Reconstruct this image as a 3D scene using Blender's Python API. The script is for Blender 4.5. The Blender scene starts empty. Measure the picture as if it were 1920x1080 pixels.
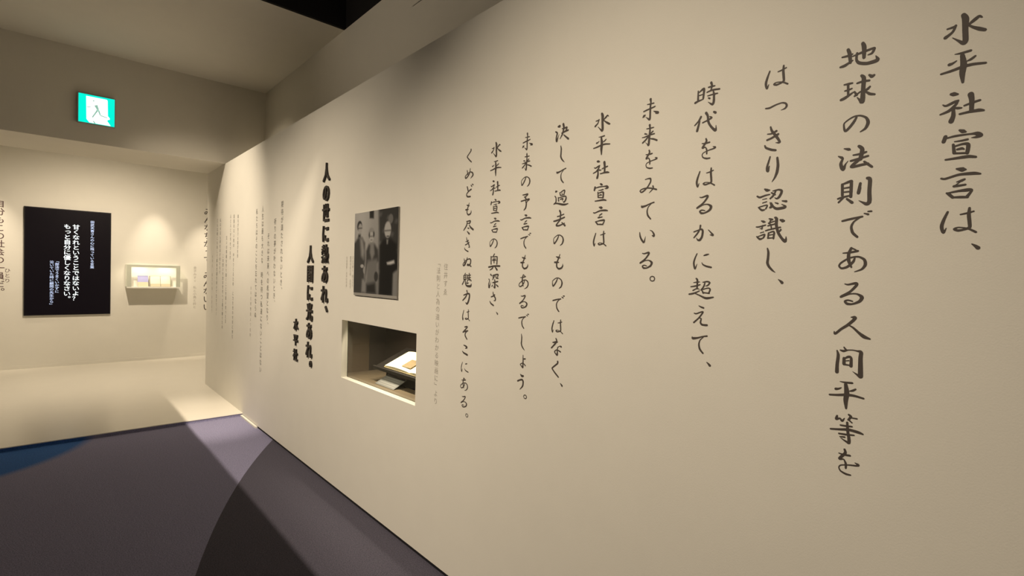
import bpy, bmesh, math, random
from mathutils import Vector, Matrix

random.seed(7)
S = bpy.context.scene
COL = S.collection

# ------------------------------------------------------------------ camera
EYE = 1.5
F_PX, YAW, PITCH, ROLL = 949.42, 0.7374, -0.0210, 0.0261
cy_, sy_, cp_, sp_ = math.cos(YAW), math.sin(YAW), math.cos(PITCH), math.sin(PITCH)
fwd = Vector((sy_ * cp_, cy_ * cp_, sp_))
right = Vector((cy_, -sy_, 0))
up = right.cross(fwd)
r2 = right * math.cos(ROLL) + up * math.sin(ROLL)
u2 = up * math.cos(ROLL) - right * math.sin(ROLL)
cam_data = bpy.data.cameras.new('camera')
cam_data.sensor_width = 36
cam_data.lens = F_PX / 1920 * 36
cam_data.clip_start = 0.02
cam = bpy.data.objects.new('camera', cam_data)
cam.matrix_world = Matrix(((r2.x, u2.x, -fwd.x, 0), (r2.y, u2.y, -fwd.y, 0), (r2.z, u2.z, -fwd.z, EYE), (0, 0, 0, 1)))
COL.objects.link(cam)
S.camera = cam

# ------------------------------------------------------------------ world, exposure
w = bpy.data.worlds.new('dark_museum')
S.world = w
w.use_nodes = True
w.node_tree.nodes['Background'].inputs[0].default_value = (0.9, 0.8, 0.65, 1)
w.node_tree.nodes['Background'].inputs[1].default_value = 0.0
S.view_settings.view_transform = 'Standard'
S.view_settings.look = 'None'
S.view_settings.gamma = 1
S.view_settings.exposure = 0.0
S.view_settings.use_curve_mapping = False

# ------------------------------------------------------------------ lamps
WARM = (1.0, 0.84, 0.64)


def spot(name, loc, aim, power, size_deg, blend, radius=0.03, color=WARM):
    l = bpy.data.lights.new(name, 'SPOT')
    l.energy = power
    l.color = color
    l.spot_size = math.radians(size_deg)
    l.spot_blend = blend
    l.shadow_soft_size = radius
    o = bpy.data.objects.new(name, l)
    o.location = loc
    o.rotation_euler = (Vector(aim) - Vector(loc)).to_track_quat('-Z', 'Y').to_euler()
    COL.objects.link(o)
    return o


# wall washers on a rail left of the picture; an added unseen shade cuts their light along x = 0.97 on the carpet
RAIL_X, RAIL_Z, SHADE_Z, CUT_X = -1.20, 3.45, 2.90, 0.97
for y, p in ((0.4, 95), (1.3, 285), (2.4, 40), (3.4, 180), (4.2, 200), (5.4, 130)):
    spot('wall_spotlight', (RAIL_X, y, RAIL_Z), (1.4685, y, 0.6), p, 76, 1.0, 0.003)
for y in (1.0, 3.4):
    spot('upper_wall_fill', (RAIL_X, y, RAIL_Z), (1.9, y, 3.75), 56, 66, 1.0, 0.003)  # added unseen fill that lifts the set-back wall above the lettering
spot('corner_spotlight', (-0.80, 5.80, 3.52), (1.47, 6.0, 2.2), 270, 48, 1.0, 0.004)
spot('downlight', (1.25, 2.80, 3.50), (1.12, 5.80, 0.0), 800, 21, 1.0, 0.0005)
spot('alcove_wide_light', (0.5, 8.0, 3.15), (0.6, 9.2, 0.2), 235, 150, 1.0, 0.05)
spot('alcove_spotlight', (1.22, 9.38, 3.22), (1.22, 9.94, 1.5), 95, 34, 1.0, 0.02)
spot('alcove_spotlight', (1.95, 9.25, 3.2), (1.94, 9.94, 1.3), 120, 36, 1.0, 0.02)
spot('alcove_spotlight', (-0.75, 9.25, 3.2), (-0.72, 9.94, 1.6), 95, 44, 1.0, 0.02)
for y, p in ((2.55, 17.0), (2.90, 13.0), (3.10, 11.0)):
    spot('niche_strip_light', (1.545, y, 1.275), (1.60, y, 0.8), p, 120, 0.6, 0.01)
spot('niche_spotlight', (1.60, 2.45, 1.275), (1.71, 2.68, 0.93), 9.0, 46, 0.6, 0.01)
for x in (1.02, 1.36):
    spot('case_lamp', (x, 9.755, 1.53), (x, 9.85, 1.25), 2.0, 165, 0.6, 0.02)
for y in (-1.0, 1.5, 4.0):                       # added unseen fill, bounced off the opposite wall
    spot('opposite_wall_fill', (-1.7, y, 4.2), (-3.2, y, 2.6), 25, 100, 1.0, 0.03)

# ------------------------------------------------------------------ helpers


def mat(name, rgb, rough=0.6, noise=0.0, scale=40, bump=0.0, bscale=300, emit=None, strength=1.0, spec=0.3):
    m = bpy.data.materials.new(name)
    m.use_nodes = True
    nt = m.node_tree
    b = nt.nodes['Principled BSDF']
    b.inputs['Roughness'].default_value = rough
    b.inputs['Specular IOR Level'].default_value = spec
    b.inputs['Base Color'].default_value = (*rgb, 1)
    tc = nt.nodes.new('ShaderNodeTexCoord')
    if noise:
        n = nt.nodes.new('ShaderNodeTexNoise')
        n.inputs['Scale'].default_value = scale
        n.inputs['Detail'].default_value = 5
        r = nt.nodes.new('ShaderNodeMix')
        r.data_type = 'RGBA'
        r.inputs['A'].default_value = (*[c * (1 - noise) for c in rgb], 1)
        r.inputs['B'].default_value = (*[min(1, c * (1 + noise)) for c in rgb], 1)
        nt.links.new(tc.outputs['Object'], n.inputs['Vector'])
        nt.links.new(n.outputs['Fac'], r.inputs['Factor'])
        nt.links.new(r.outputs['Result'], b.inputs['Base Color'])
    if bump:
        n2 = nt.nodes.new('ShaderNodeTexNoise')
        n2.inputs['Scale'].default_value = bscale
        n2.inputs['Detail'].default_value = 3
        bp = nt.nodes.new('ShaderNodeBump')
        bp.inputs['Strength'].default_value = bump
        bp.inputs['Distance'].default_value = 0.002
        nt.links.new(tc.outputs['Object'], n2.inputs['Vector'])
        nt.links.new(n2.outputs['Fac'], bp.inputs['Height'])
        nt.links.new(bp.outputs['Normal'], b.inputs['Normal'])
    if emit:
        b.inputs['Emission Color'].default_value = (*emit, 1)
        b.inputs['Emission Strength'].default_value = strength
    return m


def glass(name, tint=(0.95, 0.965, 0.94)):
    """thin pane: clear transmission plus mirror reflection by angle"""
    m = bpy.data.materials.new(name)
    m.use_nodes = True
    nt = m.node_tree
    nt.nodes.clear()
    out = nt.nodes.new('ShaderNodeOutputMaterial')
    mix = nt.nodes.new('ShaderNodeMixShader')
    tr = nt.nodes.new('ShaderNodeBsdfTransparent')
    tr.inputs['Color'].default_value = (*tint, 1)
    gl = nt.nodes.new('ShaderNodeBsdfGlossy')
    gl.inputs['Roughness'].default_value = 0.02
    lw = nt.nodes.new('ShaderNodeLayerWeight')
    lw.inputs['Blend'].default_value = 0.5
    pw = nt.nodes.new('ShaderNodeMath')
    pw.operation = 'POWER'
    pw.inputs[1].default_value = 5
    ad = nt.nodes.new('ShaderNodeMath')
    ad.operation = 'MULTIPLY_ADD'
    ad.inputs[1].default_value = 0.6
    ad.inputs[2].default_value = 0.025
    nt.links.new(lw.outputs['Facing'], pw.inputs[0])
    nt.links.new(pw.outputs[0], ad.inputs[0])
    nt.links.new(ad.outputs[0], mix.inputs[0])
    nt.links.new(tr.outputs[0], mix.inputs[1])
    nt.links.new(gl.outputs[0], mix.inputs[2])
    nt.links.new(mix.outputs[0], out.inputs['Surface'])
    return m


M = {}
M['wall'] = mat('cream_wall', (0.80, 0.775, 0.70), 0.75, 0.025, 6, 0.15, 260)
M['upper'] = mat('cream_ceiling_paint', (0.76, 0.725, 0.64), 0.8, 0.03, 5, 0.15, 200)
M['far'] = mat('opposite_wall_paint', (0.34, 0.32, 0.28), 0.9, 0.04, 4)
M['black'] = mat('black_ceiling', (0.012, 0.011, 0.012), 0.9, 0.1, 8)
M['gap'] = mat('black_skirting', (0.01, 0.009, 0.012), 0.9, 0.1, 8)
M['plinth'] = mat('glossy_cream_plinth', (0.80, 0.765, 0.68), 0.24, 0.02, 5, 0, 1, spec=0.3)
M['ink'] = mat('dark_lettering', (0.080, 0.066, 0.058), 0.6, 0.06, 60)
M['bold'] = mat('raised_black_lettering', (0.045, 0.038, 0.034), 0.6, 0.06, 60)
M['grey'] = mat('grey_small_print', (0.17, 0.155, 0.135), 0.7, 0.05, 60)
M['pale'] = mat('pale_small_print', (0.43, 0.40, 0.35), 0.7, 0.05, 60)
M['brown_ink'] = mat('brown_lettering', (0.11, 0.06, 0.06), 0.6, 0.06, 60)
M['glass'] = glass('clear_glass')
M['frost'] = mat('frosted_greenish_glass_edge', (0.60, 0.62, 0.52), 0.35, 0.04, 20)


def link(name, me, m=None, parent=None, loc=None):
    o = bpy.data.objects.new(name, me)
    COL.objects.link(o)
    if m is not None:
        for k in (m if isinstance(m, (list, tuple)) else [m]):
            me.materials.append(k)
    if parent is not None:
        o.parent = parent
    if loc is not None:
        o.location = loc
    return o


def empty(name, loc=(0, 0, 0)):
    o = bpy.data.objects.new(name, None)
    o.empty_display_size = 0.05
    o.location = loc
    COL.objects.link(o)
    return o


def tag(o, label, cat, group=None):
    o['label'] = label
    o['category'] = cat
    if group:
        o['group'] = group
    return o


def struct(o):
    o['kind'] = 'structure'
    return o


def bm_box(bm, x0, x1, y0, y1, z0, z1, mi=0, xf=None):
    vs = [bm.verts.new((x, y, z)) for x in (x0, x1) for y in (y0, y1) for z in (z0, z1)]
    if xf is not None:
        for q in vs:
            q.co = xf @ q.co
    for f in ((0, 1, 3, 2), (4, 6, 7, 5), (0, 4, 5, 1), (2, 3, 7, 6), (0, 2, 6, 4), (1, 5, 7, 3)):
        fc = bm.faces.new([vs[i] for i in f])
        fc.material_index = mi
    return vs


def done(bm, name, bevel=0.0, normals=True):
    if bevel:
        bmesh.ops.bevel(bm, geom=list(bm.edges), offset=bevel, segments=2, affect='EDGES', profile=0.7)
    if normals:
        bmesh.ops.recalc_face_normals(bm, faces=bm.faces)
    me = bpy.data.meshes.new(name)
    bm.to_mesh(me)
    bm.free()
    return me


def box(name, b, m, parent=None, bevel=0.0, loc=None):
    bm = bmesh.new()
    o = loc or (0, 0, 0)
    bm_box(bm, b[0] - o[0], b[1] - o[0], b[2] - o[1], b[3] - o[1], b[4] - o[2], b[5] - o[2])
    return link(name, done(bm, name, bevel), m, parent, loc if parent is None else None)


# ------------------------------------------------------------------ layout numbers (metres)
D = 1.4685            # face of the lettered wall
TOP = 2.723           # its top edge
REC = 1.8895          # wall above and behind it
YB = 6.5765           # bulkhead face
YBB = 7.45            # bulkhead back
YEND = 7.457          # end of the lettered wall
YC = 5.7227           # front edge of the low plinth
YW = 9.9411           # alcove back wall
HC = 3.633            # light ceiling
YE = 4.3314           # its front edge
FL = -0.012           # carpet
PL = 0.022           # plinth top
NY0, NY1, NZ0, NZ1 = 2.3784, 3.3354, 0.7858, 1.1807    # niche opening
XG = 1.51             # niche glass

PRINT = 0.85     # darkness of the photographic print

# brush characters: strokes as u v width triplets in thousandths of the em
GLYPHS = {
'水': '-55 366 88 -13 245 117 -9 -22 99 5 -293 99 -30 -364 82 -148 -259 41 -254 -157 18;-367 107 36 -225 119 54 -200 144 48 -259 -4 48 -399 -110 72;43 76 41 164 166 69 248 224 57 306 181 28;43 76 35 146 -15 52 271 -101 74 370 -158 62',
'平': '-192 385 18 -59 378 47 116 391 52;-295 146 66 -231 161 48 -155 206 24;208 224 40 136 170 52 62 142 29;-45 324 76 -11 80 111 -29 -148 100 -13 -386 47;-454 -57 43 -251 -29 54 -22 17 64 178 25 58 411 -10 45',
'社': '-230 350 60 -178 338 89 -100 318 41;-392 107 24 -324 68 48 -158 130 59 -82 156 35;-81 146 29 -142 43 53 -267 -81 60 -436 -139 36;-178 -16 54 -172 -221 77 -211 -364 95;-178 -16 24 -88 -44 53 -16 -54 35;154 255 104 179 100 87 181 -165 75;38 -9 35 187 32 46 333 63 46;-44 -208 41 144 -190 52 317 -189 68 415 -211 40',
'宣': '-29 361 47 35 321 82 87 298 41;-310 246 72 -345 115 72;-308 194 30 -114 226 47 189 225 40 313 212 80 383 155 74 291 127 52 205 126 12;-122 82 24 18 84 41 131 97 46;-146 12 48 -120 -212 65;-118 -43 36 46 -5 47 148 -39 70 135 -254 64;-64 -130 41 25 -118 53 71 -143 29;-112 -223 41 118 -251 41;-289 -365 36 -69 -355 53 158 -347 64 303 -380 46',
'言': '-59 357 35 56 324 99 120 315 41;-359 142 42 -272 124 48 -3 198 53 273 195 69 402 168 40;-48 12 18 41 35 53 108 67 41;41 25 23 -83 -85 24;-95 -94 53 32 -85 47 128 -76 41;-233 -259 42 -179 -305 60 -112 -380 59;-220 -260 30 -14 -228 47 188 -216 69 258 -234 40 168 -391 58;-112 -380 36 42 -388 53 181 -402 46',
'は': '-197 237 42 -274 20 60 -308 -149 66 -268 -305 54 -214 -188 18;58 150 29 183 174 41 311 214 34;229 304 46 222 121 64 242 -80 63 241 -197 58 122 -247 47 21 -262 53 -52 -224 47 18 -184 29 146 -201 29 247 -240 40 368 -319 46',
'、': '305 368 23 373 316 57 424 265 80',
'地': '-468 85 43 -303 84 57 -206 104 35;-326 269 71 -278 114 85 -256 -137 64;-509 -197 50 -393 -181 72 -200 -86 35;-204 35 28 -12 70 56 268 112 54 331 100 54 273 -17 54 180 -37 27;42 339 76 78 209 97 82 -88 69;-93 95 49 -103 -89 56 -35 -202 70 157 -277 76 374 -267 88 418 -226 74 369 -120 20',
'球': '-390 248 36 -274 245 57 -183 247 42;-290 230 57 -279 -94 50;-367 60 36 -275 67 50 -188 90 35;-458 -184 65 -359 -151 71 -151 -32 35;-63 208 42 80 226 55 237 210 48;42 403 62 99 313 90 94 18 90 84 -351 104 19 -298 56 -48 -207 21;-119 -21 35 -67 -128 63;-114 -154 42 26 -58 35;259 31 41 199 -27 55 121 -45 28;121 -45 34 250 -170 61 376 -219 47;232 370 48 296 315 75 351 337 47',
'の': '-44 211 49 -105 93 63 -213 -55 64 -319 -137 57 -359 69 36 -270 165 36 -110 244 42 51 239 42 196 148 55 248 1 75 190 -154 62 67 -234 28',
'法': '-324 339 29 -207 300 71 -174 283 42;-467 133 29 -381 81 65 -347 57 43;-347 57 43 -398 -107 72 -336 -269 86 -275 -126 36 -212 -40 14;-87 111 35 89 120 55 230 153 48;49 351 69 132 243 90 94 -30 90;-146 -50 49 30 -21 56 281 33 48;78 -28 69 -124 -223 70 132 -204 62 289 -190 55;192 -120 48 289 -209 61 385 -296 54',
'則': '-337 277 64 -326 -49 64;-337 277 43 -126 347 70 -107 288 70 -110 -109 70;-300 158 36 -152 172 42;-296 43 36 -148 47 42;-440 -141 43 -324 -107 50 -111 -71 42;-290 -110 43 -419 -251 43;-206 -164 50 -71 -283 70;119 261 55 80 -15 76 107 131 69;287 389 68 351 344 82 347 12 82 357 -285 88 297 -354 82 201 -308 48 98 -242 14',
'で': '-299 183 50 -103 228 56 200 282 48;153 267 35 -3 146 42 -63 -2 56 -25 -174 63 93 -304 56;244 372 27 339 339 54;336 421 34 414 422 47',
'あ': '-250 224 29 -69 240 49 123 282 55;-41 372 56 -101 203 70 -94 -6 77 -22 -196 42;-41 372 42 41 332 35 123 274 35;64 125 28 21 -26 56 -120 -178 56 -267 -228 50 -336 -159 43 -290 -63 43 -96 70 42 129 116 42 290 28 62 320 -121 68 237 -252 48 64 -328 21',
'る': '-168 307 28 -86 290 42 107 333 63 125 277 62 -30 82 56 -261 -80 57 -34 14 35 144 21 42 268 -67 82 218 -190 69 45 -278 49 -92 -278 64 -151 -209 50 -73 -171 42 42 -199 35',
'人': '23 329 24 113 323 87 93 256 72 -48 99 68 -226 -50 59 -372 -198 55 -397 -133 25;-25 88 29 90 19 48 228 -111 62 363 -215 85 505 -264 42',
'間': '-301 301 35 -268 158 69 -286 -113 75 -286 -341 84;-216 325 35 -135 308 59 -33 347 34;-127 421 34 -67 343 49;-22 349 29 90 363 29 202 351 38 302 324 81 298 128 90 312 -286 105 316 -390 86 226 -339 48 112 -265 10;-116 98 64 -110 -74 74;-104 86 34 -4 153 58 65 123 58 66 -114 73;-68 25 24 11 41 29;-110 -87 39 61 -94 34',
'等': '-233 345 46 -252 246 64 -158 283 40 -102 218 52 -44 309 23;63 441 45 117 391 62 55 285 45;118 361 28 269 364 39;68 288 40 150 220 34;-138 85 40 -4 91 46 153 107 39;32 202 51 54 -56 62 86 -233 68 92 -386 68 11 -361 46 -111 -299 23;-391 -85 41 -160 -46 52 78 -3 62 314 -23 67 430 -49 39;-170 -173 40 4 -161 46 214 -133 34;-140 -259 29 -19 -245 40',
'を': '-149 238 29 -28 224 46 131 238 51;-7 386 51 10 282 63 -130 80 63 -23 86 34 34 -22 51 39 -161 45;268 61 22 347 23 61 296 -13 45 114 -45 34 -83 -103 29 -135 -181 29 -91 -277 40 45 -330 51 164 -330 39',
'っ': '-285 36 41 -158 28 52 34 85 45 224 107 39 334 58 50 363 -20 56 312 -94 45 192 -124 11',
'き': '-199 174 29 -72 165 46 78 223 62;-206 -23 52 -67 18 57 137 111 62;-108 390 46 -61 250 63 70 65 74 186 -129 62 160 -168 51 64 -151 11;-270 -194 41 -225 -275 58 -54 -363 63 72 -398 62',
'り': '-88 410 40 -137 227 52 -179 58 58 -147 -49 75 -105 106 29;136 346 57 164 96 73 139 -132 74 76 -298 51 -3 -419 17',
'認': '-220 358 46 -147 315 81 -69 312 40;-456 146 47 -368 102 53 -198 149 46 -58 170 34;-279 25 23 -152 42 29;-275 -94 29 -148 -61 29 -190 -87 12;-399 -231 41 -295 -328 58 -210 -321 41;-371 -218 29 -130 -174 35 -168 -294 40;36 271 29 214 295 45 311 242 62 249 75 62 169 11 45 99 47 17;132 275 34 55 124 51 -39 31 40;-4 217 40 109 147 45;-34 -101 29 12 -222 63 -29 -262 57;7 -105 23 68 -241 57 181 -317 68 397 -298 72 436 -258 50 326 -191 22;119 -115 23 202 -151 45;336 -77 28 458 -103 61',
'識': '-289 309 34 -217 279 68 -169 269 29;-451 120 34 -366 116 44 -154 165 39;-328 52 24 -245 72 24;-248 158 34 -268 36 34;-311 -85 24 -205 -58 29;-427 -204 34 -328 -290 58 -222 -262 34;-403 -212 24 -179 -141 43 -210 -250 44;-44 366 38 50 335 57;-62 221 38 30 252 33 144 281 24;5 314 38 -38 207 43;-82 136 34 170 194 38;-147 -19 34 -31 11 38 311 71 37;-51 -97 38 -64 -268 48;-39 -98 29 87 -55 38 123 -94 47 107 -287 47;-37 -171 24 91 -153 24;-45 -269 29 94 -262 28;9 180 33 38 32 33;141 390 57 183 351 75 184 145 71 249 -100 70 369 -297 70 462 -384 79 493 -314 42 491 -242 18;325 -7 47 261 -100 23;303 307 47 372 278 84 417 275 46',
'し': '-68 390 38 -35 254 62 -40 59 67 -51 -88 72 0 -211 67 109 -332 52 203 -404 14',
'時': '-367 172 42 -365 -142 65;-365 100 30 -187 197 71 -141 172 70 -166 -134 59;-315 2 36 -180 12 35;-475 -231 66 -369 -199 60 -159 -164 29;119 357 75 153 237 58 114 79 40;21 215 41 124 216 52 255 210 40;-32 45 35 158 81 52 433 53 51;3 -90 29 135 -80 40 367 -82 40;203 56 40 237 -92 63 237 -343 69 191 -429 69 86 -363 35 25 -306 12;35 -168 41 80 -193 58',
'代': '-227 213 71 -313 75 59 -461 -52 42;-267 65 41 -307 -69 65 -361 -273 77;-158 -14 41 19 34 47 179 98 58 103 156 29;-35 313 82 28 201 70 66 -33 70 175 -223 69 326 -379 80 353 -315 46 349 -203 17;259 290 63 319 249 74',
'か': '-352 59 42 -193 109 41 -61 139 57 -11 62 67 -38 -136 67 -114 -246 72 -193 -243 52 -250 -165 16;-106 279 57 -128 143 46 -215 -3 52 -344 -154 42;201 106 25 307 -3 45 374 -92 65 259 -75 15',
'に': '-202 262 36 -277 92 47 -316 -85 57 -263 -287 57 -189 -110 10;65 188 36 155 216 56 237 235 35;-5 -66 21 37 -136 41 170 -198 56 351 -235 55',
'超': '-299 207 26 -165 223 41 -73 237 31;-197 355 52 -154 286 62 -157 -16 52;-402 51 37 -227 82 47 -42 138 36;-144 9 31 -63 -38 26;-197 -18 36 -315 -85 37;-460 -226 47 -271 -185 52 -61 -88 31;-244 -184 26 -82 -240 41 106 -319 61 237 -343 71 466 -297 40;60 228 31 215 257 41 320 222 50 246 121 40 169 94 20;139 205 36 92 67 46 -9 -61 31;17 -35 36 87 -158 56;56 -34 26 249 22 35 341 -12 45 295 -162 45;86 -145 36 320 -161 35',
'え': '-68 373 21 26 329 51 119 302 56;-232 90 36 -151 76 41 46 155 41 99 138 51 -52 -73 46 -238 -252 52;-52 -73 31 41 -91 41 20 -231 56 88 -308 61 271 -309 61',
'て': '-282 223 26 -253 170 78 -79 199 57 130 271 41 285 302 51;169 270 25 29 130 36 -13 -25 51 28 -196 62 152 -336 51',
'未': '-156 223 30 -21 215 45 139 212 45;-15 399 86 3 279 60 -15 50 66 -16 -299 66 -40 -388 76 -137 -320 41 -221 -255 10;-311 -24 46 -149 10 51 65 43 50 197 71 45;-344 -252 36 -291 -205 87 -224 -173 26;137 -101 20 258 -162 70 339 -203 84 234 -215 30',
'来': '-18 386 76 1 230 60 -16 -46 76 -43 -392 76 -113 -345 30 -198 -259 10;-149 260 36 14 251 45 160 257 40;-223 75 56 -127 45 36;139 110 50 22 40 40;-342 -56 26 -192 -49 46 23 -7 50 209 4 45;-82 -81 51 -187 -179 56 -321 -268 51;29 -160 35 164 -196 55 325 -272 59',
'み': '-143 246 30 -16 266 41 94 252 59 99 129 53 -36 -74 53 -221 -218 54 -317 -241 48 -368 -175 42 -257 -118 42 -35 -101 47 186 -140 47 374 -201 58;214 -48 52 233 -131 47 143 -230 35 51 -302 18',
'い': '-322 150 33 -295 -18 61 -206 -176 67 -119 -251 66 -81 -155 39 -48 -16 8;148 217 22 252 161 43 328 44 70 316 -19 75 243 5 22',
'。': '423 300 38 397 234 38 323 207 38 247 230 38 215 296 38 242 362 38 316 389 38 392 365 38 423 300 38',
'決': '-259 320 76 -172 319 113;-427 112 46 -313 25 76 -371 -190 68 -335 -341 91 -262 -178 45 -188 -47 15;55 375 97 92 202 89 16 -70 75 -128 -267 30;-15 175 37 157 173 67 284 179 66 226 33 74;-29 -29 52 163 13 67 365 37 66;104 -134 45 258 -259 66 388 -362 81',
'過': '-298 294 91 -232 304 53;-356 90 46 -287 2 53 -279 -193 61 -409 -285 46;-387 -264 46 -189 -266 60 118 -341 82 290 -357 74 480 -332 37;-54 220 37 -6 103 60;-32 218 30 201 305 52 258 267 59 208 113 52;76 206 30 124 90 45;-6 87 37 230 95 37;-133 3 45 -105 -161 60;-111 -15 30 276 26 52 355 -45 66 305 -183 66 222 -239 59 156 -201 15;1 -90 45 151 -73 52 133 -151 37',
'去': '-165 119 45 8 139 52 243 202 44;-22 382 82 38 265 75 24 -55 67;-378 -87 61 -159 -59 68 291 55 59;16 -54 52 -216 -282 68 -18 -309 60 301 -216 44;128 -174 45 327 -329 81',
'も': '68 346 37 -4 170 60 -106 -23 68 -112 -218 68 15 -320 75 187 -281 74 260 -185 59 257 -89 15;-160 242 38 -27 202 75 91 185 37;-252 -16 68 -128 -23 75 12 -17 37',
'な': '-228 207 46 -30 245 83 79 258 37;-37 413 60 21 283 68 -135 103 68 -307 -55 61;216 86 37 303 64 81;195 77 30 89 0 45 73 -164 52 71 -343 82 -54 -278 53 -101 -202 45 6 -124 45 137 -124 52 269 -178 59',
'く': '113 349 82 95 255 67 -205 16 61 -203 -49 61 -19 -217 68 184 -363 60',
'予': '-227 365 50 -52 371 58 122 380 66 99 331 58 -72 245 58;-123 268 42 6 169 66;-342 64 59 -91 92 58 231 113 82 159 51 41 38 -23 50;-14 51 50 41 -92 75 -1 -295 75 -122 -395 42',
'ょ': '98 345 42 108 86 66 102 -158 75 91 -264 83 -23 -194 50 -86 -133 42 48 -61 42 174 -78 50 277 -149 58;115 164 33 254 183 74',
'う': '-57 365 42 48 294 100 148 311 83;-247 0 76 -96 72 67 80 115 75 149 16 83 117 -199 75 -78 -401 25',
'奥': '52 446 63 -60 308 63;-225 311 64 -209 -93 74;-191 289 42 233 305 52 281 241 73 268 -94 73;28 223 63 38 -30 63;-118 97 42 195 116 42;-88 182 42 -21 139 42;153 201 42 90 138 42;-403 -255 75 25 -199 74 509 -198 82;-7 -220 53 -101 -326 63 -296 -412 43;125 -241 63 293 -395 93',
'深': '-221 355 74 -152 292 63;-357 97 64 -308 34 53;-307 13 53 -365 -202 64 -326 -350 96 -234 -156 32 -172 -48 16;-53 293 53 238 352 62 399 342 72 340 216 52;-20 294 53 -16 188 63;111 275 52 -45 82 53;209 276 52 245 172 62 407 154 52;-38 -87 53 381 -14 62;133 65 73 148 -335 94 55 -296 42;-33 -214 42 -96 -279 53;259 -185 52 404 -273 72',
'さ': '-140 146 53 23 196 63 151 265 73;15 407 53 53 260 73 209 99 73 195 -28 63 65 -48 16;-243 -93 43 -126 -215 74 75 -301 73',
'め': '-196 203 61 -122 -23 71 -85 -125 61;91 280 50 37 34 70 -149 -156 71 -309 -214 82 -365 -128 61 -188 6 51 99 84 50 293 19 80 343 -123 89 145 -272 30',
'ど': '-159 276 71 -87 112 81 -50 -10 71;221 97 80 45 39 70 -144 -78 61 -206 -170 61 -104 -286 81 155 -304 80;193 333 50 259 267 70;299 379 50 383 338 69',
'尽': '-145 311 51 177 329 70 212 268 80 119 177 70;-75 188 40 150 194 50;-80 306 61 -123 93 81 -388 -177 61;122 98 50 256 -46 90 484 -182 99;0 -71 61 98 -96 60;-57 -264 51 129 -398 100',
'ぬ': '-289 185 51 -214 -33 71 -177 -152 71;3 241 61 -85 6 71 -274 -191 82 -374 -171 61 -345 -72 51 -121 85 51 199 181 60 330 101 90 306 -93 80 149 -191 70 19 -171 61 82 -120 50 376 -249 70',
'魅': '-125 362 51 -188 294 51;-284 234 61 -275 16 61;-283 226 51 75 259 50 82 62 60;-120 236 41 -112 39 41;-279 123 41 79 153 40;-275 16 41 83 51 40;-176 18 61 -395 -277 72;-111 19 51 -102 -218 71 34 -352 91 356 -362 110 436 -281 79 414 -204 20;232 359 60 247 -32 60;108 239 40 363 263 50;113 102 40 369 134 50;193 45 40 56 -76 50;276 47 40 408 -48 80;57 -115 50 9 -215 51 189 -182 50',
'力': '-238 105 61 85 198 71 278 194 90 298 30 100 199 -249 110 75 -373 101 -58 -302 30;45 373 81 84 217 71 -70 -6 81 -325 -197 61',
'そ': '-67 294 61 127 331 70 161 294 70 -60 116 61 -232 -20 71;-232 -20 61 7 63 71 233 105 60;201 94 40 11 -35 61 -15 -196 81 155 -376 70',
'こ': '-134 247 47 55 215 81 169 148 103 23 67 23;-233 -115 47 -116 -191 81 222 -269 103',
}
BRUSH = [
    ('水平社宣言は、', 0.1708, 2.0668, 0.0833),
    ('地球の法則である人間平等を', 0.3642, 2.0675, 0.0840),
    ('はっきり認識し、', 0.5614, 2.0689, 0.0838),
    ('時代をはるかに超えて、', 0.7570, 2.0727, 0.0845),
    ('未来をみている。', 0.9549, 2.0698, 0.0839),
    ('水平社宣言は', 1.1527, 2.0692, 0.0841),
    ('決して過去のものではなく、', 1.3486, 2.0694, 0.0840),
    ('未来の予言でもあるでしょう。', 1.5442, 2.0697, 0.0841),
    ('水平社宣言の奥深さ、', 1.7433, 2.0698, 0.0841),
    ('くめども尽きぬ魅力はそこにある。', 1.9404, 2.0722, 0.0841),
]
# ------------------------------------------------------------------ room shell
# carpet: two tones meeting along a wide arc
cm = bpy.data.materials.new('two_tone_carpet')
cm.use_nodes = True
nt = cm.node_tree
bs = nt.nodes['Principled BSDF']
bs.inputs['Roughness'].default_value = 0.95
bs.inputs['Specular IOR Level'].default_value = 0.1
tc = nt.nodes.new('ShaderNodeTexCoord')
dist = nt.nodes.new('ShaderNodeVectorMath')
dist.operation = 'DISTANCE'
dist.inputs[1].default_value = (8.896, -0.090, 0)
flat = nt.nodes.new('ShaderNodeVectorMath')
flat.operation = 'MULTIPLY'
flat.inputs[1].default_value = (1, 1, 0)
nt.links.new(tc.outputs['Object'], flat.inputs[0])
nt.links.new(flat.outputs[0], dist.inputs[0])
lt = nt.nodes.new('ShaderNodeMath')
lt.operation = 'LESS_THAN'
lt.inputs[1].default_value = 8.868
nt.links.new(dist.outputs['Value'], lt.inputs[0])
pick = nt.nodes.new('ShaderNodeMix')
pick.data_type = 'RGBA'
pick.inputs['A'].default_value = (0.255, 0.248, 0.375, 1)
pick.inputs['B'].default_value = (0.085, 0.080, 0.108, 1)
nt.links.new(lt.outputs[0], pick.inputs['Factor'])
dist2 = nt.nodes.new('ShaderNodeVectorMath')
dist2.operation = 'DISTANCE'
dist2.inputs[1].default_value = (-0.9, 6.1, 0)
nt.links.new(flat.outputs[0], dist2.inputs[0])
ring = nt.nodes.new('ShaderNodeMapRange')
ring.inputs['From Min'].default_value = 1.16
ring.inputs['From Max'].default_value = 1.25
ring.inputs['To Min'].default_value = 1
ring.inputs['To Max'].default_value = 0
nt.links.new(dist2.outputs['Value'], ring.inputs['Value'])
pick2 = nt.nodes.new('ShaderNodeMix')
pick2.data_type = 'RGBA'
pick2.inputs['B'].default_value = (0.05, 0.14, 0.40, 1)
nt.links.new(ring.outputs[0], pick2.inputs['Factor'])
nt.links.new(pick.outputs['Result'], pick2.inputs['A'])
no = nt.nodes.new('ShaderNodeTexNoise')
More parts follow.
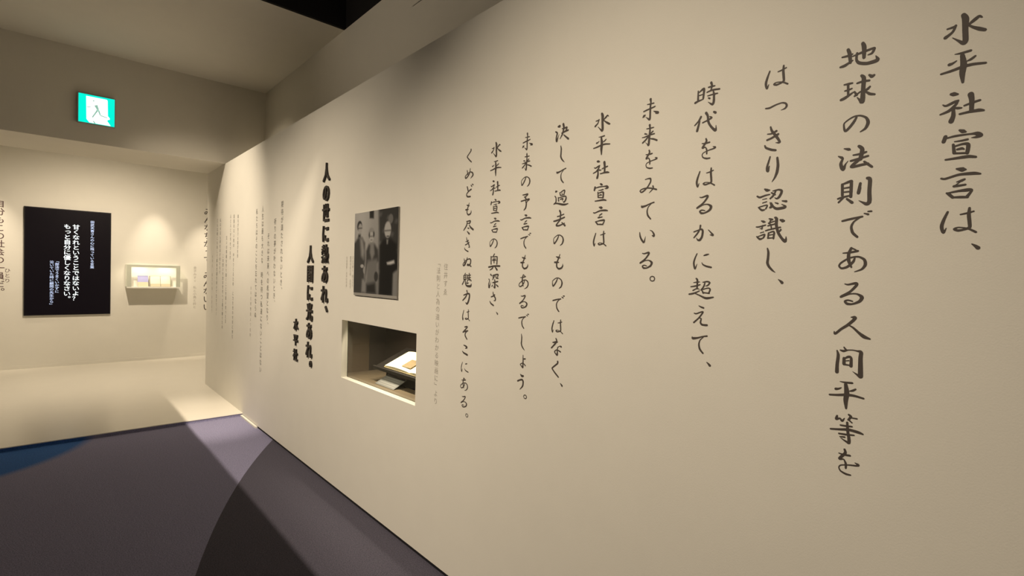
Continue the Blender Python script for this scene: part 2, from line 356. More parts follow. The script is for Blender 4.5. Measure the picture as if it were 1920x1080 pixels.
no.inputs['Scale'].default_value = 160
no.inputs['Detail'].default_value = 6
nt.links.new(tc.outputs['Object'], no.inputs['Vector'])
mr = nt.nodes.new('ShaderNodeMapRange')
mr.inputs['From Min'].default_value = 0.3
mr.inputs['From Max'].default_value = 0.7
mr.inputs['To Min'].default_value = 0.65
mr.inputs['To Max'].default_value = 1.35
nt.links.new(no.outputs['Fac'], mr.inputs['Value'])
mul = nt.nodes.new('ShaderNodeVectorMath')
mul.operation = 'SCALE'
nt.links.new(pick2.outputs['Result'], mul.inputs[0])
nt.links.new(mr.outputs[0], mul.inputs['Scale'])
nt.links.new(mul.outputs[0], bs.inputs['Base Color'])
bp = nt.nodes.new('ShaderNodeBump')
bp.inputs['Strength'].default_value = 0.5
bp.inputs['Distance'].default_value = 0.004
nt.links.new(no.outputs['Fac'], bp.inputs['Height'])
nt.links.new(bp.outputs['Normal'], bs.inputs['Normal'])
struct(box('floor', (-3.2, 3.2, -3.0, YW + 0.1, FL - 0.1, FL), cm))

# lettered wall: thick case with a niche cut through its face
bm = bmesh.new()
ZB = 0.006


def quad(*pts):
    bm.faces.new([bm.verts.new(p) for p in pts])


Y0 = -3.0
for ya, yb, za, zb in ((Y0, NY0, ZB, TOP), (NY1, YEND, ZB, TOP), (NY0, NY1, ZB, NZ0), (NY0, NY1, NZ1, TOP)):
    quad((D, ya, za), (D, ya, zb), (D, yb, zb), (D, yb, za))
for a, b_ in (((NY0, NZ0), (NY1, NZ0)), ((NY1, NZ0), (NY1, NZ1)), ((NY1, NZ1), (NY0, NZ1)), ((NY0, NZ1), (NY0, NZ0))):
    quad((D, *a), (D, *b_), (XG, *b_), (XG, *a))
quad((D, Y0, TOP), (REC, Y0, TOP), (REC, YEND, TOP), (D, YEND, TOP))
quad((D, YEND, ZB), (D, YEND, TOP), (REC, YEND, TOP), (REC, YEND, ZB))
quad((REC, Y0, ZB), (REC, YEND, ZB), (REC, YEND, TOP), (REC, Y0, TOP))
quad((D, Y0, ZB), (D, YEND, ZB), (REC, YEND, ZB), (REC, Y0, ZB))
struct(link('wall_right', done(bm, 'wall_right', normals=False), M['wall']))
struct(box('baseboard_right', (D + 0.003, REC, -3.0, YC, FL, 0.0055), M['gap']))
struct(box('trim_1', (D - 0.022, D - 0.001, 5.20, YC - 0.002, FL, 0.004), M['wall']))

struct(box('wall_upper_right', (REC, REC + 0.1, -3.0, YB, TOP, HC), M['upper']))
struct(box('wall_void_right', (REC, REC + 0.1, -3.0, YE, HC, 4.5), M['black']))
struct(box('wall_bulkhead', (-3.2, 3.2, YB, YBB, TOP + 0.0005, HC + 0.1), M['upper']))
struct(box('ceiling', (-3.2, REC, YE + 0.03, YB, HC, HC + 0.1), M['upper']))
struct(box('trim_2', (-3.2, REC, YE, YE + 0.03, HC, 4.5), M['black']))
struct(box('ceiling_front', (-3.2, REC + 0.1, -3.0, YE, 4.5, 4.6), M['black']))
struct(box('ceiling_alcove', (-3.2, 3.2, YBB, YW + 0.1, 3.25, 3.35), M['upper']))
struct(box('wall_back', (-3.2, 3.2, YW, YW + 0.1, FL, 3.25), M['wall']))
struct(box('wall_left', (-3.3, -3.2, -3.0, YW + 0.1, FL, 4.5), M['far']))
struct(box('wall_front', (-3.3, REC + 0.1, -3.1, -3.0, FL, 4.5), M['far']))
struct(box('wall_alcove_right', (3.2, 3.3, YB, YW + 0.1, FL, 3.35), M['wall']))
struct(box('baseboard_back', (-3.2, 3.2, YW - 0.006, YW, PL, PL + 0.045), M['wall']))
shade_x = RAIL_X + (CUT_X - RAIL_X) * (RAIL_Z - SHADE_Z) / (RAIL_Z - FL)
down_x = 1.25 - (1.25 - CUT_X) * 0.08 / (3.5 - FL)
struct(box('added_light_fin', (down_x - 0.12, down_x, 2.4, 3.25, 3.418, 3.422), M['black']))  # added unseen fin that cuts the edge of the downlight beam
struct(box('added_light_shade', (shade_x - 0.9, shade_x, -2.9, 6.55, SHADE_Z, SHADE_Z + 0.004), M['black']))  # added unseen blade that gives the carpet its straight light edge
struct(box('floor_plinth', (-3.2, 3.2, YC, YW, PL - 0.007, PL), M['plinth']))
struct(box('trim_4', (-3.2, 3.2, YC + 0.008, YW, FL, PL - 0.007), cm))

# ------------------------------------------------------------------ lettering


def smooth(p):
    n = len(p)
    if n < 3:
        out = []
        for i in range(7):
            t = i / 6
            out.append(tuple(p[0][k] + (p[1][k] - p[0][k]) * t for k in range(3)))
        return out
    out = []
    for i in range(n - 1):
        a, b, c, e = p[max(i - 1, 0)], p[i], p[i + 1], p[min(i + 2, n - 1)]
        # sharp corner: do not overshoot
        for s in range(6):
            t = s / 6
            q = []
            for k in range(3):
                m0 = (c[k] - a[k]) * 0.42
                m1 = (e[k] - b[k]) * 0.42
                t2, t3 = t * t, t * t * t
                q.append((2 * t3 - 3 * t2 + 1) * b[k] + (t3 - 2 * t2 + t) * m0 + (-2 * t3 + 3 * t2) * c[k] + (t3 - t2) * m1)
            out.append(tuple(q))
    out.append(p[-1])
    return out


BRUSH_MESH = {}


def brush_mesh(ch, unit):
    """brush character as flat cut vinyl: u to the right, v upwards, lies in the wall plane"""
    key = (ch, round(unit, 4))
    if key in BRUSH_MESH:
        return BRUSH_MESH[key]
    bm = bmesh.new()
    lift = 0.0005

    def P(u, v, k):
        return bm.verts.new((-(lift + k), -u * unit / 1000, v * unit / 1000))
    for si, st in enumerate(GLYPHS[ch].split(';')):
        nums = [int(t) for t in st.split()]
        pts = [(nums[i], nums[i + 1], max(nums[i + 2] * WIDTH, 10)) for i in range(0, len(nums), 3)]
        line = smooth(pts)
        k = si * 0.00005
        prev = None
        for i, (u, v, wd) in enumerate(line):
            a = line[max(i - 1, 0)]
            b = line[min(i + 1, len(line) - 1)]
            dx, dy = b[0] - a[0], b[1] - a[1]
            ln = math.hypot(dx, dy) or 1
            nx, ny = -dy / ln * wd / 2, dx / ln * wd / 2
            cur = (P(u + nx, v + ny, k + i * 4e-7), P(u - nx, v - ny, k + i * 4e-7))
            if prev:
                bm.faces.new((prev[0], prev[1], cur[1], cur[0]))
            prev = cur
        for j, (u, v, wd) in enumerate(pts):
            r = wd / 2 * 0.97
            bm.faces.new([P(u + r * math.cos(q * math.pi / 5), v + r * math.sin(q * math.pi / 5), k + 0.000041 + j * 4e-7) for q in range(10)])
    me = done(bm, 'brush_character', normals=False)
    me.materials.append(M['ink'])
    BRUSH_MESH[key] = me
    return me


WIDTH = 1.22
FONT_MESH = {}
VERT_SHIFT = {'、': (0.62, 0.60), '。': (0.62, 0.60), 'っ': (0.08, 0.08), 'ょ': (0.08, 0.08)}
TURN = '「」『』'


def font_mesh(ch, bold, depth):
    """outline of one printed character, em box centred on 0, u right, v up, n out (0..depth)"""
    key = (ch, bold, depth)
    if key in FONT_MESH:
        return FONT_MESH[key]
    c = bpy.data.curves.new('character', 'FONT')
    c.body = ch
    c.size = 1
    c.offset = bold
    c.extrude = depth / 2
    c.resolution_u = 3
    o = bpy.data.objects.new('character', c)
    COL.objects.link(o)
    bpy.context.view_layer.update()
    me = bpy.data.meshes.new_from_object(o.evaluated_get(bpy.context.evaluated_depsgraph_get()))
    bpy.data.objects.remove(o)
    bpy.data.curves.remove(c)
    vs = [(q.co.x - 0.5, q.co.y - 0.38, q.co.z + depth / 2) for q in me.vertices]
    if ch in VERT_SHIFT:
        sx, sy = VERT_SHIFT[ch]
        vs = [(x + sx, y + sy, z) for x, y, z in vs]
    if ch in TURN:
        vs = [(y, -x, z) for x, y, z in vs]
    if ch == '？':
        pass
    fs = [tuple(p.vertices) for p in me.polygons]
    bpy.data.meshes.remove(me)
    FONT_MESH[key] = (vs, fs)
    return FONT_MESH[key]


def put(bm, ch, size, uc, vc, lift, bold, depth, wall, sx=1.0):
    vs, fs = font_mesh(ch, bold, depth / size)
    out = []
    for u, v, n in vs:
        u, v, n = uc + u * size * sx, vc + v * size, lift + n * size
        out.append(bm.verts.new((-n, -u, v) if wall == 'R' else (u, -n, v)))
    for f in fs:
        try:
            bm.faces.new([out[i] for i in f])
        except ValueError:
            pass


def column_mesh(text, pitch, size, lift=0.0006, bold=0.0, depth=0.0, wall='R', sx=1.0):
    bm = bmesh.new()
    for i, ch in enumerate(text):
        if ch in ' \u3000':
            continue
        put(bm, ch, size, 0, -i * pitch, lift, bold, depth, wall, sx)
    return done(bm, 'small_print', normals=False)


def origin(wall, h, z, lift=0.0):
    return (D - lift, h, z) if wall == 'R' else (h, YW - lift, z)


def small_column(name, text, h, z, pitch, m, label, group=None, wall='R', fill=0.9, bold=0.0, sx=1.0, cat='lettering'):
    runs, i = [], 0
    for run in text.split('\u3000'):
        runs.append((i, run))
        i += len(run) + 1
    if len(runs) == 1:
        o = link(name, column_mesh(text, pitch, pitch * fill, bold=bold, wall=wall, sx=sx), m, None, origin(wall, h, z))
    else:
        o = empty(name, origin(wall, h, z))
        for i, run in runs:
            link('phrase', column_mesh(run, pitch, pitch * fill, bold=bold, wall=wall, sx=sx), m, o, (0, 0, -i * pitch))
    return tag(o, label, cat, group)


def char_column(name, text, h, z, pitch, m, label, group=None, wall='R', fill=0.96, bold=0.0, depth=0.0, sx=1.0, cat='lettering'):
    root = empty(name, origin(wall, h, z))
    tag(root, label, cat, group)
    for i, ch in enumerate(text):
        bm = bmesh.new()
        put(bm, ch, pitch * fill, 0, 0, 0.0006, bold, depth, wall, sx)
        link('character', done(bm, 'character', normals=False), m, root, (0, 0, -i * pitch))
    return root


BL = ['first line of large brush lettering, rightmost on the right wall',
      'long brush lettered line second from the right, thirteen characters without punctuation',
      'third brush lettered line from the right, eight characters, opening with widely spaced hiragana',
      'fourth brush lettered line from the right, eleven characters ending in a comma',
      'fifth brush lettered line from the right, eight characters ending in a small round full stop',
      'short brush lettered line of six characters without punctuation, sixth from the right',
      'seventh brush lettered line from the right, thirteen characters ending in a comma',
      'eighth brush lettered line from the right, fourteen characters ending in a full stop',
      'ninth brush lettered line from the right, ten characters ending in a comma',
      'leftmost brush lettered line, tall column nearest the niche, ending in a full stop']
for (txt, y, z, pit), lab in zip(BRUSH, BL):
    root = empty('brush_lettering', (D, y, z))
    tag(root, lab, 'lettering', 'brush lettering on the right wall')
    for i, ch in enumerate(txt):
        link('character', brush_mesh(ch, 0.0841), None, root, (0, 0, -i * pit))

char_column('raised_lettering', '人の世に熱あれ、', 3.631, 2.2237, 0.1471, M['bold'],
            'thick raised black lettering column left of the photograph, the higher starting slogan line', 'bold slogan lettering', bold=0.018, depth=0.012, sx=0.88)
char_column('raised_lettering', '人間に光あれ。', 3.9115, 1.6365, 0.1468, M['bold'],
            'thick raised black lettering column left of the niche, the lower starting slogan line', 'bold slogan lettering', bold=0.018, depth=0.012, sx=0.88)
char_column('raised_lettering', '水平社', 4.1978, 1.0725, 0.1229, M['bold'],
            'short raised black lettering of three smaller characters at the slogan\'s lower left', 'bold slogan lettering', fill=0.80, bold=0.02, depth=0.012)

SM = [('期待が満たされないとき、', 4.5944, 2.0814, 0.0677, 'first grey small print column left of the bold slogan, starting highest'),
      ('祈りの夢が叶わないとき、', 4.7759, 1.9431, 0.0661, 'second grey small print column left of the bold slogan, starting one step lower'),
      ('それは未来への希望となり、', 4.9585, 1.8206, 0.0683, 'third grey small print column left of the bold slogan, starting lowest of its paragraph'),
      ('人生は最も大きな　時を待つ私達にないことはない', 5.1411, 2.0828, 0.0691, 'longest grey small print column, fourth left of the bold slogan'),
      ('私たちはそのことを忘れてはならぬ', 5.3268, 2.0735, 0.0669, 'fifth grey small print column left of the bold slogan, without punctuation')]
for t, y, z, p, lab in SM:
    small_column('small_print', t, y, z, p, M['grey'], lab, 'grey small print left of the slogan', bold=0.004)
small_column('small_print', '水平社博物館より抜粋', 5.4895, 1.3259, 0.0522, M['pale'], 'pale tiny credit column low beside the fifth grey small print column', 'grey small print left of the slogan', fill=0.75)
SL = [('誰もが生きる喜びを知', 5.9992, 2.0762, 0.0469, 'short first column of the far left small print paragraph on the right wall'),
      ('差別のない世の　中をつくるため　に力を合わせ共に歩む', 6.1637, 2.0876, 0.0527, 'second column of the far left small print paragraph, long with two gaps'),
      ('人と人とが手をつなぎ', 6.3053, 2.0973, 0.0508, 'short third column of the far left small print paragraph on the right wall'),
      ('互いの尊厳を守り抜くことを誓い合った日', 6.4716, 1.8645, 0.0528, 'fourth column of the far left small print paragraph, starting lower down'),
      ('この思いを次の世代へと語り継ぐため', 6.6201, 1.6603, 0.0515, 'fifth column of the far left small print paragraph, starting lowest and ending lowest'),
      ('私は今日も声をあげ続けます', 6.7693, 2.0842, 0.0509, 'sixth column of the far left small print paragraph, ending at mid height'),
      ('どんな時にも決して諦めず前を向いて生きていく', 6.9151, 2.0908, 0.0534, 'long seventh column of the far left small print paragraph, nearest the wall end')]
for t, y, z, p, lab in SL:
    small_column('small_print', t, y, z, p, M['grey'], lab, 'far left small print paragraph', bold=0.004)
small_column('small_print', '水平社　創立の頃　手記より', 7.1488, 1.6608, 0.0561, M['pale'], 'pale last column of small print at the very end of the right wall', 'far left small print paragraph', fill=0.8)

small_column('credit_text', '住井すゑ', 2.1159, 1.5452, 0.0425, M['pale'], 'short pale grey credit of four characters right of the photograph', 'pale credit beside the niche', fill=0.86)
small_column('credit_text', '「法則と人為の違いがわかる映画に」より', 2.1801, 1.5642, 0.0396, M['pale'], 'long pale grey credit column running down right of the niche', 'pale credit beside the niche', fill=0.9)
for t, y, z, p, lab in (('左より順に　同人たち', 3.1829, 1.6047, 0.0208, 'tiny pale caption column touching the left edge of the photograph'),
                       ('昭和のはじめ　自宅で', 3.2189, 1.6033, 0.0220, 'tiny pale caption column, middle of the three beside the photograph'),
                       ('写真提供　水平社の会', 3.2769, 1.6004, 0.0205, 'tiny pale caption column farthest left of the photograph')):
    small_column('photo_caption', t, y, z, p, M['pale'], lab, 'photograph captions', fill=1.0)

# alcove back wall lettering
char_column('printed_lettering', 'みんなちがって、みんないい。', 1.9687, 2.4829, 0.1356, M['ink'],
            'large dark lettering on the alcove wall half hidden behind the end of the right wall', wall='B', bold=0.012)
small_column('poem_caption', '金子みすゞ　私と小鳥と鈴と', 1.7843, 1.5227, 0.0553, M['pale'], 'pale grey caption column on the alcove wall right of the lit display case', wall='B')
char_column('printed_lettering', '自分もこの社会の一員だ。', -0.5431, 2.3334, 0.1107, M['brown_ink'],
            'large dark lettering on the alcove wall cut off by the left edge of the picture', wall='B', bold=0.012, fill=0.98)
small_column('reading_gloss', 'ひとり', -0.4634, 1.4134, 0.0706, M['brown_ink'], 'small reading gloss of three kana beside the lettering at the left edge', wall='B', bold=0.004)

# ------------------------------------------------------------------ exit sign
root = empty('exit_sign', (0.3185, YB, 2.91))
tag(root, 'square green and white emergency exit sign with running figure on the bulkhead', 'sign')
SX0, SX1, SZ0, SZ1 = 0.180, 0.457, 2.913, 3.188
M['sign_case'] = mat('grey_sign_housing', (0.42, 0.40, 0.38), 0.5, 0.03, 30)
M['sign_green'] = mat('lit_green_sign', (0.0, 0.35, 0.25), 0.4, emit=(0.0, 0.80, 0.62), strength=1.15)
M['sign_white'] = mat('lit_white_sign', (0.8, 0.8, 0.8), 0.4, emit=(1, 1, 1), strength=1.6)
M['sign_line'] = mat('pale_green_sign_figure', (0.4, 0.7, 0.6), 0.4, emit=(0.30, 0.55, 0.46), strength=0.8)
o3 = root.location
bm = bmesh.new()
bm_box(bm, SX0 - 0.008 - o3.x, SX1 + 0.008 - o3.x, -0.030, 0, SZ0 - 0.008 - o3.z, SZ1 + 0.012 - o3.z)
link('housing', done(bm, 'housing', 0.003), M['sign_case'], root)
bm = bmesh.new()
bm_box(bm, SX0 - o3.x, SX1 - o3.x, -0.033, -0.030, SZ0 - o3.z, SZ1 - o3.z)
face = link('sign_face', done(bm, 'sign_face'), M['sign_green'], root)


def sgn(u, v, n):
    return (SX0 + (SX1 - SX0) * u - o3.x, -n, SZ1 - (SZ1 - SZ0) * v - o3.z)


bm = bmesh.new()
pts = [(0.206, 0.062), (0.775, 0.062), (0.80, 0.10), (0.81, 0.644), (0.867, 0.72), (0.862, 0.76), (0.80, 0.79), (0.794, 0.83), (0.89, 0.985), (0.30, 0.985), (0.218, 0.87)]
bm.faces.new([bm.verts.new(sgn(u, v, 0.0336)) for u, v in pts])
link('door_symbol', done(bm, 'door_symbol', normals=False), M['sign_white'], root)
bm = bmesh.new()


def seg(a, b, wa, wb):
    dx, dy = b[0] - a[0], b[1] - a[1]
    ln = math.hypot(dx, dy)
    nx, ny = -dy / ln / 2, dx / ln / 2
    bm.faces.new([bm.verts.new(sgn(u, v, 0.0340)) for u, v in ((a[0] + nx * wa, a[1] + ny * wa), (b[0] + nx * wb, b[1] + ny * wb), (b[0] - nx * wb, b[1] - ny * wb), (a[0] - nx * wa, a[1] - ny * wa))])


seg((0.47, 0.33), (0.535, 0.49), 0.10, 0.06)
seg((0.52, 0.50), (0.376, 0.79), 0.05, 0.036)
seg((0.545, 0.49), (0.60, 0.67), 0.05, 0.036)
seg((0.60, 0.67), (0.80, 0.715), 0.036, 0.028)
seg((0.40, 0.905), (0.455, 0.985), 0.03, 0.05)
seg((0.22, 0.445), (0.34, 0.43), 0.03, 0.02)
bm.faces.new([bm.verts.new(sgn(0.41 + 0.024 * math.cos(a * math.pi / 6), 0.19 + 0.024 * math.sin(a * math.pi / 6), 0.0340)) for a in range(12)])
link('running_figure', done(bm, 'running_figure', normals=False), M['sign_line'], root)

# ------------------------------------------------------------------ message screen on the alcove wall
root = empty('message_screen', (0.183, YW - 0.002, 0.7772))
tag(root, 'black wall screen in portrait format showing white vertical Japanese text', 'screen')
M['bezel'] = mat('black_bezel', (0.012, 0.011, 0.012), 0.4, 0.05, 30)
M['panel'] = mat('dark_screen_panel', (0.006, 0.005, 0.006), 0.45, spec=0.08, emit=(0.0015, 0.0008, 0.0022), strength=1.0)
M['lit_text'] = mat('glowing_white_text', (0.8, 0.85, 0.9), 0.5, emit=(0.80, 0.92, 1.0), strength=1.05)
M['lit_text_dim'] = mat('glowing_bluish_text', (0.5, 0.6, 0.9), 0.5, emit=(0.55, 0.70, 1.0), strength=0.75)
W_, H_ = 0.9639, 1.5482
bm = bmesh.new()
bm_box(bm, -W_ / 2, W_ / 2, -0.028, 0, 0, H_)
link('bezel', done(bm, 'bezel', 0.003), M['bezel'], root)
bm = bmesh.new()
bm_box(bm, -W_ / 2 + 0.012, W_ / 2 - 0.012, -0.0295, -0.028, 0.012, H_ - 0.012)
link('screen_panel', done(bm, 'screen_panel'), M['panel'], root)
for t, x, z, p, m_, f, b_ in (('田武天音さんの心に残っている言葉', 0.4427, 2.1651, 0.0451, 'lit_text_dim', 0.95, 0.004),
                             ('甘くなれということではないよ？', 0.2576, 2.0755, 0.0755, 'lit_text', 1.0, 0.008),
                             ('もっと自分に優しくなりなさい。', 0.1602, 2.0750, 0.0757, 'lit_text', 1.0, 0.008),
                             ('「部活でうまくいかずに', 0.0502, 1.5635, 0.0441, 'lit_text_dim', 0.98, 0.004),
                             ('泣いていた時に顧問の先生から」', -0.0066, 1.5488, 0.0442, 'lit_text_dim', 0.98, 0.004)):
    link('text_line', column_mesh(t, p, p * f, 0.0305, b_, 0, 'B', 1.12), M[m_], root, (x - 0.183, 0, z - 0.7772))

# ------------------------------------------------------------------ lit display case on the alcove wall
CX0, CX1, CZ0, CZ1, CD = 0.845, 1.536, 1.180, 1.546, 0.24
root = empty('display_case', ((CX0 + CX1) / 2, YW, CZ0))
tag(root, 'small wall mounted glass display case with pale frame lit from above', 'display case')
M['case_white'] = mat('white_case_lining', (0.86, 0.84, 0.76), 0.6, 0.02, 20)
hw = (CX1 - CX0) / 2
hh = CZ1 - CZ0
bm = bmesh.new()
bm_box(bm, -hw, hw, -0.02, 0, 0, hh)
link('back_panel', done(bm, 'back_panel'), M['case_white'], root)
bm = bmesh.new()
bm_box(bm, -hw, hw, -CD, -0.02, 0, 0.022)
link('base_panel', done(bm, 'base_panel', 0.002), M['case_white'], root)
for nm, x0, x1, z0, z1 in (('side_panel', -hw, -hw + 0.055, 0.022, hh), ('side_panel', hw - 0.055, hw, 0.022, hh)):
    bm = bmesh.new()
    bm_box(bm, x0, x1, -CD, -CD + 0.012, z0, z1)
    link('frame_strip', done(bm, 'frame_strip'), M['frost'], root)
    bm = bmesh.new()
    e = x0 if x0 < 0 else x1 - 0.008
    bm_box(bm, e, e + 0.008, -CD + 0.012, -0.02, z0, z1)
    link(nm, done(bm, nm), M['glass'], root)
bm = bmesh.new()
bm_box(bm, -hw + 0.055, hw - 0.055, -CD, -CD + 0.012, hh - 0.038, hh)
link('frame_strip', done(bm, 'frame_strip'), M['frost'], root)
bm = bmesh.new()
bm_box(bm, -hw + 0.008, hw - 0.008, -CD + 0.012, -0.02, hh - 0.008, hh)
link('top_pane', done(bm, 'top_pane'), M['glass'], root)

M['booklet_blue'] = mat('lavender_cloth_cover', (0.36, 0.36, 0.62), 0.7, 0.06, 60)
M['paper'] = mat('cream_paper', (0.80, 0.76, 0.62), 0.7, 0.03, 50)
M['paper_edge'] = mat('dark_booklet_edge', (0.30, 0.29, 0.22), 0.7, 0.05, 50)
M['tan'] = mat('tan_paper', (0.62, 0.55, 0.40), 0.7, 0.04, 50)


def lean(x, y, z, a):
    return Matrix.Translation((x, y, z)) @ Matrix.Rotation(-a, 4, 'X')


# blue booklet leaning on its cream support
bz = CZ0 + 0.022
root = empty('booklet', (1.060, YW - 0.14, bz))
tag(root, 'small lavender blue booklet standing at the left inside the lit display case', 'booklet')
bm = bmesh.new()
bm_box(bm, -0.068, 0.068, 0, 0.006, 0.078, 0.186, 0, Matrix.Rotation(-0.35, 4, 'X'))
link('cover', done(bm, 'cover', 0.0015), M['booklet_blue'], root)
bm = bmesh.new()
bm_box(bm, -0.066, 0.066, 0, 0.012, 0.0, 0.078, 0, Matrix.Rotation(-0.35, 4, 'X'))
link('paper_band', done(bm, 'paper_band', 0.0015), M['tan'], root)
# open notebook
root = empty('open_notebook', (1.287, YW - 0.14, bz))
tag(root, 'open cream notebook with two blank pages at the right inside the lit display case', 'notebook')
R_ = Matrix.Rotation(-0.35, 4, 'X')
bm = bmesh.new()
bm_box(bm, -0.142, 0.142, 0.002, 0.010, 0.0, 0.184, 0, R_)
link('cover', done(bm, 'cover', 0.0015), M['paper_edge'], root)
for s in (-1, 1):
    bm = bmesh.new()
    n = 8
    rows = []
    for i in range(n + 1):
        t = i / n
        x = s * (0.003 + 0.130 * t)
        b_ = -0.010 * math.sin(t * math.pi) - 0.002
        rows.append([bm.verts.new(R_ @ Vector((x, b_, z))) for z in (0.045, 0.186)])
    for i in range(n):
        bm.faces.new((rows[i][0], rows[i + 1][0], rows[i + 1][1], rows[i][1]))
    pg = link('page', done(bm, 'page'), M['paper'], root)
    bm = bmesh.new()
    top = [bm.verts.new(R_ @ Vector((s * (0.004 + 0.128 * i / n), -0.014, 0.045 - 0.010 * abs(i / n - 0.5)))) for i in range(n + 1)]
    bot = [bm.verts.new(R_ @ Vector((s * (0.004 + 0.128 * i / n), -0.010, 0.0))) for i in range(n + 1)]
    for i in range(n):
        bm.faces.new((top[i], top[i + 1], bot[i + 1], bot[i]))
    link('page_curl', done(bm, 'page_curl'), M['tan'], root)

# ------------------------------------------------------------------ photograph on the right wall
PY0, PY1, PZ0, PZ1 = 2.5838, 3.1434, 1.3578, 1.8870
root = empty('mounted_photograph', (D, (PY0 + PY1) / 2, PZ0))
tag(root, 'black and white group photograph of three people mounted on the right wall above the niche', 'photograph')
pw, ph = PY1 - PY0, PZ1 - PZ0
M['board'] = mat('grey_mount_board', (0.30, 0.285, 0.26), 0.6, 0.03, 40)
bm = bmesh.new()
bm_box(bm, -0.010, -0.0005, -pw / 2, pw / 2, 0, ph)
link('mount_board', done(bm, 'mount_board', 0.001), M['board'], root)

NU, NV = 84, 120


def ell(u, v, cu, cv, ru, rv, soft=0.25):
    q = math.sqrt(((u - cu) / ru) ** 2 + ((v - cv) / rv) ** 2)
    return min(1, max(0, (1 - q) / soft + 0.5))


def poly(u, v, pts, soft=0.012):
    inside, dmin = False, 9
    n = len(pts)
    for i in range(n):
        (x1, y1), (x2, y2) = pts[i], pts[(i + 1) % n]
        if (y1 > v) != (y2 > v) and u < (x2 - x1) * (v - y1) / (y2 - y1) + x1:
            inside = not inside
        dx, dy = x2 - x1, y2 - y1
        t = max(0, min(1, ((u - x1) * dx + (v - y1) * dy) / (dx * dx + dy * dy + 1e-9)))
        dmin = min(dmin, math.hypot(u - x1 - t * dx, v - y1 - t * dy))
    sd = dmin if inside else -dmin
    return min(1, max(0, sd / soft * 0.5 + 0.5))


